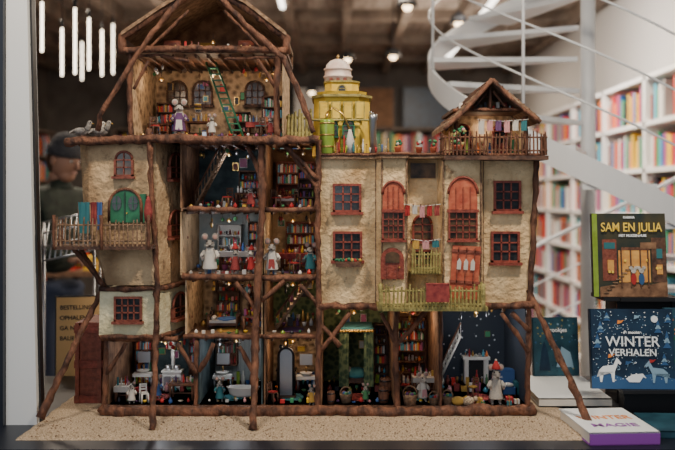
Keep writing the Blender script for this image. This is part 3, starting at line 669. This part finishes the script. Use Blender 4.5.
# =============== display base
b=B('display_plinth'); b.bx(-1.25,1.35,-.36,.55,.05,.742,'tablenavy'); b.bx(-1.27,1.37,-.38,.57,.70,.738,'black'); b.bx(-1.2,1.3,-.3,.5,0,.05,'black'); b.done((0,0,.0))
b=B('sand_bed'); nx,ny=90,26
x0,x1,y0,y1=-.865,.69,-.275,.42
vs=[];fs=[]
for j in range(ny+1):
    for i in range(nx+1):
        e=i in(0,nx) or j in(0,ny); vs.append((x0+(x1-x0)*i/nx+(R(-.004,.004)),y0+(y1-y0)*j/ny,.742 if e else .748+R(-.0008,.0012)))
for j in range(ny):
    for i in range(nx): fs.append((j*(nx+1)+i,j*(nx+1)+i+1,(j+1)*(nx+1)+i+1,(j+1)*(nx+1)+i))
b.add(vs,fs,'sand'); 
for i in range(1800):
    b.sph((R(x0+.02,x1-.02),R(y0+.01,-.06),.749),R(.001,.0024),random.choice(['sand','sand','thatch']),5,3)
b.done()
b=B('wooden_crate'); a=W(76,400,.12)[0]; c=W(102,400,.12)[0]
b.bx(a,c,.12,.30,.749,1.0,'redbrown'); 
for z in(.76,.87,.98): b.bx(a-.004,c+.004,.113,.12,z-.012,z+.012,'redwood')
for x in(a,c-.012): b.bx(x,x+.012,.11,.12,.749,1.0,'redbrown')
b.done((a,.12,.749))
# =============== text helper
def text(s,parent,loc,size,m,ext=.0004,align='CENTER',rot=(math.pi/2,0,0)):
    c=bpy.data.curves.new('lettering','FONT'); c.body=s; c.size=size; c.align_x=align; c.extrude=ext; c.offset=.0004; c.materials.append(MATS[m])
    o=bpy.data.objects.new('lettering',c); bpy.context.collection.objects.link(o); o.parent=parent; o.location=loc; o.rotation_euler=rot; return o
mat('c_brown',(.008,.022,.024),(.06,.05,.022),12,.45); mat('c_navy',(.004,.014,.035),(.010,.035,.075),14,.4); mat('c_teal',(.010,.04,.065),(.025,.09,.13),16,.4)
mat('gold',(.9,.62,.08),rough=.5); mat('snow',(.8,.84,.86),rough=.6); mat('orange',(.8,.25,.04),rough=.5); mat('pages',(.7,.66,.58),(.82,.78,.7),300,.8,stretch=(1,1,8)); mat('tan',(.70,.42,.16),(.78,.5,.22),5,.7); mat('midblue',(.025,.09,.22),rough=.5);mat('purple',(.28,.06,.4),rough=.5); mat('warmglow',(.6,.24,.05),(.75,.4,.1),40,rough=.6); mat('iceblue',(.22,.36,.48),rough=.5)
def upright(loc,w,h,t,cover,tilt,rotz=0,name='picture_book'):
    e=empty(name,loc); e.rotation_euler=(-tilt,0,rotz)
    b=B('cover',e); b.bx(0,w,0,.003,0,h,cover); b.bx(0,w,t-.003,t,0,h,cover); b.bx(0,.004,0,t,0,h,cover); b.bx(.004,w-.004,.003,t-.003,.004,h-.004,'pages')
    return e,b
def circ(cx,cz,r,n=14,ry=None): return [(cx+r*math.cos(6.283*i/n),cz+(ry or r)*math.sin(6.283*i/n)) for i in range(n)]
p=W(594,297,.12); w_=.232;h_=.262
e,b=upright((p[0],.12,p[2]+.001),w_,h_,.02,'c_brown',.10,name='mouse_storybook')
b.bx(0,.016,-.0006,.001,0,h_,'bottlegreen')
y=-.0012
b.prism([(.02,.0),(w_,.0),(w_,.05),(.17,.035),(.10,.045),(.02,.03)],y,.0,'brownwall')
for i,(x,z,ww,hh,m) in enumerate([(.03,.05,.045,.13,'redbrown'),(.185,.045,.045,.14,'darkwood'),(.08,.045,.10,.10,'warmglow'),(.09,.145,.09,.010,'bark'),(.035,.15,.035,.02,'cloth_teal'),(.15,.15,.05,.02,'brownwall'),(.045,.08,.02,.035,'warmglow'),(.20,.07,.018,.03,'warmglow'),(.20,.12,.018,.03,'cloth_teal')]): b.bx(x,x+ww,y-.0003*(i+1),0,z,z+hh,m)
for x in(.05,.21,.2,.06,.1,.17): b.prism(circ(x,R(.07,.16),.004),y-.0042,0,'gold')
for x in (.088,.118,.148,.172): b.bx(x-.002,x+.002,y-.0045,0,.03,.145,'darkwood')
for i in range(9): b.bx(.03+i*.010,.046+i*.010,y-.004,0,.012+i*.010,.016+i*.010,'thatch')
for x in(.125,.150):
    b.prism(circ(x,.055,.009,14,.018),y-.005,0,'cloth_red' if x<.13 else 'midblue'); b.prism(circ(x,.081,.008),y-.0055,0,'furwhite')
    for s_ in(-1,1): b.prism(circ(x+s_*.008,.090,.0055),y-.0052,0,'furwhite')
b.done(); text('SAM EN JULIA',e,(w_/2+.006,-.007,.205),.034,'gold').scale=(.93,1.15,1); text('HET MUIZENHUIS',e,(w_/2+.01,-.004,.188),.011,'snow'); text('KARINA',e,(w_/2,-.004,.246),.010,'snow')
p=W(592,389,-.03); w_=.245;h_=.235
e,b=upright((p[0],-.03,p[2]+.001),w_,h_,.022,'c_navy',.13,rotz=-.04,name='winter_storybook')
y=-.001
b.prism([(0,0),(w_,0),(w_,.03),(.18,.045),(.1,.03),(.04,.05),(0,.035)],y,.0,'midblue')
for i in range(260): b.prism(circ(R(.006,w_-.006),R(.02,h_-.006),R(.0006,.0018),7),y-.0008,0,random.choice(['snow','iceblue']))
horse=[(.03,.02),(.035,.02),(.04,.045),(.062,.045),(.066,.02),(.071,.02),(.073,.05),(.083,.075),(.09,.07),(.093,.076),(.08,.092),(.07,.07),(.04,.066),(.028,.055),(.02,.035),(.026,.05)]
b.prism([(x-.005,z) for x,z in horse],y-.002,0,'snow'); b.prism([(w_-x+.005,z*.9) for x,z in horse],y-.002,0,'iceblue')
b.prism([(.11,.02),(.14,.02),(.15,.035),(.16,.032),(.15,.045),(.12,.042),(.10,.03)],y-.002,0,'snow')
for x,z,hh in((.02,.12,.05),(.225,.12,.06),(.03,.165,.04),(.2,.165,.045),(.215,.07,.04),(.05,.2,.03),(.23,.195,.03)):
    for k in range(3): b.prism([(x-.012+k*.003,z+k*hh*.25),(x+.012-k*.003,z+k*hh*.25),(x,z+hh*.35+k*hh*.25)],y-.0015,0,'iceblue' if k%2 else 'midblue')
for i in range(9):
    a=R(0,6.28); cx_=R(.02,.22); cz_=R(.16,.225) if i%2 else R(.05,.085)
    b.tube([(cx_+.018*k/6*math.cos(a+k*.6),y-.001,cz_+.014*k/6*math.sin(a+k*.6)) for k in range(7)],.0009,'iceblue',4)
b.prism(circ(.19,.205,.010),y-.002,0,'snow')
for x,z,m in((.08,.19,'orange'),(.05,.09,'orange'),(.17,.075,'cloth_red'),(.13,.205,'iceblue'),(.1,.07,'midblue')): b.prism([(x,z),(x+.012,z+.004),(x+.02,z+.012),(x+.01,z+.010),(x+.002,z+.012)],y-.002,0,m)
b.done(); text('WINTER',e,(w_/2,-.005,.125),.042,'snow'); text('VERHALEN',e,(w_/2,-.005,.097),.029,'snow'); text('de mooiste',e,(w_/2,-.005,.162),.012,'snow')
p=W(538,372,.36)
e,b=upright((p[0]-.01,.38,.777),.16,.20,.018,'c_teal',.12,rotz=.05,name='fairytale_book')
for i in range(70): b.prism(circ(R(.006,.15),R(.01,.19),R(.001,.004),7),-.001,0,random.choice(['midblue','iceblue','olive','c_navy','c_navy']))
b.prism([(.02,.02),(.06,.02),(.05,.09),(.04,.12),(.03,.09)],-.002,0,'c_navy'); b.prism([(.08,.03),(.14,.03),(.13,.08),(.10,.1)],-.002,0,'iceblue'); b.done()
text('Sprookjes',e,(.08,-.003,.15),.020,'snow')
p=W(662,388,.03)
e,b=upright((p[0]+.01,.03,p[2]+.002),.2,.24,.014,'c_teal',.1,rotz=-.1,name='forest_storybook')
for i in range(90): b.prism(circ(R(.006,.19),R(.01,.23),R(.002,.007),7),-.001,0,random.choice(['green','orange','cloth_maroon','midblue','c_navy']))
b.done(); text('BOS',e,(.1,-.003,.14),.04,'snow')
b=B('book_riser'); a=W(617,0,.14)[0]; c=W(676,0,.14)[0]; zt=W(0,297,.12)[2]
b.bx(a,c,.10,.26,zt-.012,zt,'black'); b.bx(a,a+.012,.14,.26,.742,zt-.012,'black'); b.bx(c-.012,c,.14,.26,.742,zt-.012,'black'); b.bx(a,c,.25,.26,.742,zt+.20,'black'); b.bx(a-.05,a,.11,.25,zt-.012,zt,'black'); b.bx(a,c,.15,.155,.742,zt-.012,'black');b.done((a,.14,.742))
b=B('book_easel'); z_=W(0,389,-.03)[2]
b.bx(.84,1.25,-.05,.06,z_-.01,z_,'black'); b.bx(.86,1.25,.0,.05,.742,z_-.01,'black')
b.done((.84,0,.742))
def flat(name,px0,px1,d0,d1,z,t,cover,spine,rot=0):
    a=W(px0,0,d0)[0]; c=W(px1,0,d0)[0]; e=empty(name,(a,d0,z)); e.rotation_euler=(0,0,rot); w=c-a;dp=d1-d0
    b=B('cover',e); b.bx(0,w,0,dp,0,.003,spine); b.bx(0,w,0,dp,t-.003,t,cover); b.bx(0,w,0,.004,0,t,spine); b.bx(.004,w-.004,.004,dp-.004,.003,t-.003,'pages'); b.done()
    return e,w,dp,t
flat('hardcover_book',539,612,.06,.40,.7495,.026,'snow','pages',.0)
e,w,dp,t=flat('paperback_book',590,662,-.33,-.07,.7425,.034,'snow','purple',.06)
text('WINTER',e,(w/2,dp*.52,t+.001),.044,'orange',rot=(0,0,0)).scale=(.9,1.2,1); text('MAGIE',e,(w/2,dp*.22,t+.001),.044,'purple',rot=(0,0,0))
flat('hardcover_book',655,735,-.26,-.06,.7425,.02,'c_teal','c_teal',-.05)
flat('hardcover_book',655,735,.07,.115,.7425,.02,'cloth_maroon','black',0)
p=W(56,378,.62); e=empty('notice_sign',(p[0],.62,.742-.0)); e.rotation_euler=(-.05,0,.18)
p2=W(58,298,.62)[2]-.742; p1=W(58,385,.62)[2]-.742
b=B('board',e); b.bx(0,.19,0,.008,p1,p2,'tan'); b.bx(-.006,.196,.006,.014,p1-.006,p2+.006,'black'); b.bx(.03,.16,.014,.02,-.17,p1+.02,'black'); b.bx(.0,.19,-.05,.08,-.742,-.732,'black'); b.bx(.085,.105,.01,.02,-.735,p1,'black');b.done()
for i,s_ in enumerate(['BESTELLING','OPHALEN?','GA NAAR DE','BALIE']): text(s_,e,(.012,-.001,p2-.045-i*.038),.022,'black',align='LEFT')
b=B('wire_magazine_rack')
for i in range(11):
    k=i/10; a=Vector(W(38,262,.9)).lerp(Vector(W(94,250,.9)),k); c=Vector(W(44,222,1.1)).lerp(Vector(W(100,210,1.1)),k); b.tube([a,c],.003,'steel',6)
for k in(0,.35,.7,1):
    a=Vector(W(38,262,.9)).lerp(Vector(W(44,222,1.1)),k); c=Vector(W(94,250,.9)).lerp(Vector(W(100,210,1.1)),k); b.tube([a,c],.004,'steel',6)
for q in((38,262,.9),(94,250,.9),(44,222,1.1),(100,210,1.1)):
    a=W(*q); b.tube([a,(a[0],a[1],0)],.006,'steel',6)
b.done()
# =============== person
mat('jacket',(.010,.016,.011),(.028,.038,.026),20,.8,.2); mat('beanie',(.022,.022,.027),(.07,.07,.078),120,.95,.5); mat('skin',(.34,.18,.12),rough=.6); mat('jeans',(.02,.03,.06),rough=.9); mat('hair',(.06,.03,.015),rough=.7)
q=W(57,0,2.2); e=empty('customer',(q[0],2.2,0)); e.rotation_euler=(0,0,math.radians(62))
v=[(0,0,.95),(0,.01,1.15),(0,0,1.33),(0,-.02,1.44),(0,-.04,1.50)]; r=[(.16,.12),(.15,.12),(.18,.13),(.07,.07),(.055,.055)]; ed=[(0,1),(1,2),(2,3),(3,4)]
for sx in(-1,1):
    k=len(v); v+=[(sx*.18,0,1.38),(sx*.23,-.02,1.12),(sx*.15,-.22,1.06)]; r+=[.07,.055,.04]; ed+=[(2,k),(k,k+1),(k+1,k+2)]
skin_obj('jacket',v,ed,r,'jacket',e,2)
v=[(0,0,.95)];r=[(.14,.11)];ed=[]
for sx in(-1,1):
    k=len(v); v+=[(sx*.09,0,.86),(sx*.1,-.02,.5),(sx*.1,.02,.1),(sx*.1,-.12,.05)]; r+=[.085,.06,.045,.045]; ed+=[(0,k),(k,k+1),(k+1,k+2),(k+2,k+3)]
skin_obj('legs',v,ed,r,'jeans',e,2)
b=B('head',e); b.M=Matrix.Translation((0,-.055,1.59))@Matrix.Rotation(math.radians(14),4,'X')
b.sph((0,0,0),(.075,.092,.105),'skin',18,14); b.sph((0,-.03,-.07),(.05,.055,.045),'skin',12,8); b.tube([(0,.02,-.05),(0,.03,-.14)],.052,'skin',12)
b.tube([(0,-.088,.02),(0,-.108,-.02),(0,-.092,-.03)],[.008,.014,.010],'skin',8)
for sx in(-1,1):
    b.sph((sx*.03,-.084,.012),(.012,.008,.007),'white',8,6); b.sph((sx*.03,-.091,.012),.005,'black',6,4); b.sph((sx*.077,.005,0),(.01,.02,.03),'skin',8,6); b.bx(sx*.03-.014,sx*.03+.014,-.094,-.085,.027,.032,'hair')
b.sph((0,-.088,-.05),(.024,.008,.007),'pink',10,5)
b.lathe((0,.005,.0),[(.088,.025),(.097,.03),(.097,.075),(.09,.08),(.086,.10),(.06,.14),(.02,.158),(.002,.16)],'beanie',20); b.sph((0,.03,.0),(.08,.075,.10),'hair',14,8)
b.done()
b=B('hands',e)
for sx in(-1,1):
    c=Vector((sx*.125,-.26,1.055)); b.sph(c,(.038,.045,.016),'skin',12,8)
    for i in range(4):
        o=c+Vector((sx*(-.026+i*.017),-.04,0)); ln=[.05,.058,.054,.042][i]; b.tube([o,o+Vector((0,-ln*.5,.004)),o+Vector((0,-ln*.85,-.012)),o+Vector((0,-ln*.9,-.028))],[.009,.0085,.008,.006],'skin',8)
    o=c+Vector((-sx*.035,.01,0)); b.tube([o,o+Vector((-sx*.02,-.025,.004)),o+Vector((-sx*.022,-.05,0))],[.011,.010,.007],'skin',8)
b.bx(-.1,.1,-.34,-.24,1.02,1.035,'cloth_mustard'); b.done()
# =============== shop room
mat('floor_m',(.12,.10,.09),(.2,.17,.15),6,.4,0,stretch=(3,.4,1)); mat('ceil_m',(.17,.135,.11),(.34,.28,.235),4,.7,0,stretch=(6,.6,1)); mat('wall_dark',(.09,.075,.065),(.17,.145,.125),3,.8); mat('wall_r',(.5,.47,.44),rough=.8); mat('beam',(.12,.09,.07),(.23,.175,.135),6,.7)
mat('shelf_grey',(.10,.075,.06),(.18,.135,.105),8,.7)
b=B('floor'); b.bx(-4,3.0,-.6,9.5,-.1,0,'floor_m'); b.done()
b=B('ceiling'); b.bx(-4,3.0,-.6,9.5,3.2,3.3,'ceil_m'); b.done()
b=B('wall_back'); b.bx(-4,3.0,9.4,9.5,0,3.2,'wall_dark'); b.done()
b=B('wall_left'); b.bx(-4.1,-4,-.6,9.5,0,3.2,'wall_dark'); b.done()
b=B('wall_right'); b.bx(2.4,2.5,-.6,9.5,0,3.2,'wall_r'); b.done()
b=B('ceiling_beams')
for i in range(12): b.bx(-3.8+i*.55,-3.72+i*.55,-.4,9.3,3.06,3.2,'beam')
for i in range(7): b.bx(-4,2.4,.6+i*1.3,.72+i*1.3,3.1,3.2,'beam')
b.done()
mat('tube_e',(1,.86,.66),emit=6); mat('strip_e',(1,.93,.82),emit=5); mat('warm_e',(1,.72,.42),emit=8)
for i,(px,py0,py1,d) in enumerate([(62,28,76,2.6),(75,8,74,2.2),(89,18,70,2.8),(102,30,76,3.6),(113,24,74,4.2),(42,2,52,2.0),(82,42,80,5)]):
    b=B('pendant_tube_light'); a=W(px,py0,d);c=W(px,py1,d); b.cyl(c,a,.0075,m='tube_e'); b.cyl(a,(a[0],a[1],a[2]+.05),.012,m='black'); b.cyl((a[0],a[1],a[2]+.05),(a[0],a[1],3.2),.003,m='black',n=6); b.done()
b=B('ceiling_light_strip')
for x,y0,y1 in((.62,1.6,3.6),(-.5,3,5),(1.3,4,8)): b.bx(x,x+.04,y0,y1,3.03,3.06,'strip_e')
b.done()
for x,y,z in((.5,3.6,2.75),(.95,4.2,2.75),(.1,6,2.75),(.5,5.2,2.65),(-.3,7.5,2.6)):
    b=B('globe_pendant_lamp'); b.sph((x,y,z),.035,'warm_e',14,8); b.lathe((x,y,z),[(.075,.0),(.06,.05),(.02,.08),(.01,.09)],'black',16); b.cyl((x,y,z+.09),(x,y,3.2),.004,m='black',n=6); b.done((x,y,z))
def bookcase(x0,x1,y0,y1,zt,face,nsh,m='shelfwhite',step=.9,gap=.04):
    b=B('bookcase')
    ln=(y1-y0) if face!='y' else (x1-x0); n=max(1,round(ln/step))
    def bb(a0,a1,d0,d1,z0,z1,mm):
        if face=='-x': b.bx(x0+d0,x0+d1,y0+a0,y0+a1,z0,z1,mm)
        elif face=='+x': b.bx(x1-d1,x1-d0,y0+a0,y0+a1,z0,z1,mm)
        else: b.bx(x0+a0,x0+a1,y0+d0,y0+d1,z0,z1,mm)
    dep=(x1-x0) if face!='y' else (y1-y0)
    bb(0,ln,dep-.02,dep,0,zt,m)
    for i in range(n+1): bb(ln*i/n-.022,ln*i/n+.022,0,dep,0,zt,m)
    for k in range(nsh+1):
        z=(zt-.03)*k/nsh; bb(0,ln,0,dep,z,z+.03,m)
        if k<nsh:
            a=.03
            while a<ln-.06:
                w=R(.02,.055)
                near=(a%(ln/n)); 
                if near<.03 or near+w>ln/n-.02: a+=.03; continue
                if random.random()<gap: a+=R(.05,.15); continue
                bb(a,a+w*.93,.03,dep-.03,z+.03,z+.03+(zt/nsh-.03)*R(.62,.9),random.choice(PAL)); a+=w
    return b.done((x0,y0,0))
bookcase(2.05,2.33,2.3,6.8,2.2,'-x',7)
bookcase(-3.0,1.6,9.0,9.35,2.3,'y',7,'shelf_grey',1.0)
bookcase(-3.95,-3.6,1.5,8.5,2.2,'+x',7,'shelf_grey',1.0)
b=B('poster_panels')
for i in range(6): 
    x=-2.8+i*.74; b.bx(x,x+.6,9.15,9.165,2.32,2.85,['tan','cloth_maroon','c_teal','white','brownwall','c_navy'][i]); b.bx(x-.02,x+.62,9.165,9.18,2.30,2.87,'black')
b.done((0,9.16,2.3))
for x,y in((-1.6,3.9),(-.2,4.8),(.7,5.8)):
    b=B('book_display_table'); b.bx(x-.5,x+.5,y-.35,y+.35,.82,.86,'floorwood')
    for sx in(-1,1):
        for sy in(-1,1): b.bx(x+sx*.45-.025,x+sx*.45+.025,y+sy*.3-.025,y+sy*.3+.025,0,.82,'black')
    for i in range(4):
        for j in range(2):
            hh=R(.04,.2); b.bx(x-.46+i*.24,x-.28+i*.24,y-.3+j*.33,y-.06+j*.33,.86,.86+hh,random.choice(PAL))
    b.done((x,y,0))
# spiral staircase
b=B('spiral_staircase'); cx,cy=W(588,0,1.6)[0],1.6; rad=.76
def hz(a): return 1.40+(270-a)/360*2.35
b.cyl((cx,cy,0),(cx,cy,3.19),.035,m='steelwhite',n=20)
def hp(a,dz,r=rad): return (cx+r*math.cos(math.radians(a)),cy+r*math.sin(math.radians(a)),hz(a)+dz)
a0=-18;a1=500
N=150
angs=[a0+(a1-a0)*i/N for i in range(N+1)]; angs=[a for a in angs if .02<hz(a)-.0]
vs=[];fs=[]
for a in angs:
    for rr,dz in((rad,-.06),(rad,.05),(rad+.012,.05),(rad+.012,-.06)): p=hp(a,dz,rr); vs.append((p[0],p[1],min(max(p[2],0),3.19)))
for i in range(len(angs)-1):
    for k in range(4): fs.append((i*4+k,i*4+(k+1)%4,(i+1)*4+(k+1)%4,(i+1)*4+k))
b.add(vs,fs,'steelwhite')
a=angs[-1]
while a>a0:
    z=hz(a)
    if z<3.15:
        pts=[(cx+.05*math.cos(math.radians(a-12)),cy+.05*math.sin(math.radians(a-12)))]+[(cx+rad*math.cos(math.radians(a+t)),cy+rad*math.sin(math.radians(a+t))) for t in(-11,-4,4,11)]+[(cx+.05*math.cos(math.radians(a+12)),cy+.05*math.sin(math.radians(a+12)))]
        b.plate(pts,z-.022,z+.0,'steelwhite')
    a-=24
for dz,r_ in((.92,.012),(.70,.005),(.48,.005),(.26,.005)):
    pts=[hp(a,dz,rad+.006) for a in angs if hz(a)+dz<3.15]
    b.tube(pts,r_,'steelwhite',8)
a=angs[-1]-5
while a>a0:
    if hz(a)+.92<3.15: b.cyl(hp(a,0,rad+.006),hp(a,.92,rad+.006),.007,m='steelwhite',n=8)
    a-=48
b.done((cx,cy,0))
# window frame
mat('alu',(.78,.80,.80),rough=.5)
b=B('window_1'); dF=-.12
zb=.742; 
xa=W(6,0,dF)[0]; xb=W(27,0,dF)[0]; xc=W(37,0,dF)[0]
b.prism([(xa,zb),(xc,zb),(xb,1.95),(xb-.01,3.19),(xa,3.19)],dF,dF+.07,'alu')
b.prism([(xc,zb),(xc+.006,zb),(xb+.006,1.95),(xb-.004,3.19),(xb-.01,3.19),(xb,1.95)],dF+.02,dF+.05,'black')
b.bx(xa-.12,xa-.001,dF-.02,dF+.07,zb,3.19,'tablenavy'); b.done((xa,dF,zb))
# =============== lights
def area(name,loc,tgt,size,e,col):
    l=bpy.data.lights.new(name,'AREA'); l.energy=e; l.size=size; l.color=col; o=bpy.data.objects.new(name,l); bpy.context.collection.objects.link(o); o.location=loc
    o.rotation_euler=(Vector(tgt)-Vector(loc)).to_track_quat('-Z','Y').to_euler(); return o
area('display_spot_light',(-.8,-.9,2.9),(-.3,0,1.3),.18,20,(1,.83,.62))
area('display_spot_light',(.75,-.9,2.9),(.28,0,1.25),.18,38,(1,.86,.68))
area('street_daylight',(-1.2,-4.2,2.6),(0,0,1.1),3.0,52,(.84,.91,1))
area('ceiling_lamp_and_fill',(1.2,3.6,2.95),(2.1,4.2,1.3),.4,60,(1,.93,.85))  # fill light added near the right bookcase to brighten its shelves
for x,y in((-2,3),(0.3,3.5),(1.4,2.6),(-1.5,6.5),(1,7)): area('ceiling_lamp_and_fill',(x,y,3.0),(x,y,0),.5,48,(1,.84,.66))
for x,y in((-1.2,4.5),(.9,5.5)): area('ceiling_fill_light',(x,y,2.35),(x,y,3.2),.4,14,(1,.86,.7))  # unseen upward fills, added to lift the ceiling and background brightness
wd=bpy.data.worlds.new('World'); bpy.context.scene.world=wd; wd.use_nodes=True
wd.node_tree.nodes['Background'].inputs[0].default_value=(.66,.72,.82,1); wd.node_tree.nodes['Background'].inputs[1].default_value=.25
# =============== camera
cd=bpy.data.cameras.new('Camera'); cam=bpy.data.objects.new('Camera',cd); bpy.context.collection.objects.link(cam)
cam.location=(0,-D,H); cam.rotation_euler=(math.pi/2,0,0); cd.sensor_width=36; cd.lens=36*D/(675*S); cd.shift_y=-(225-HY)/675
cd.dof.use_dof=True; cd.dof.focus_distance=2.62; cd.dof.aperture_fstop=2.0
cd.clip_start=.05
bpy.context.scene.camera=cam
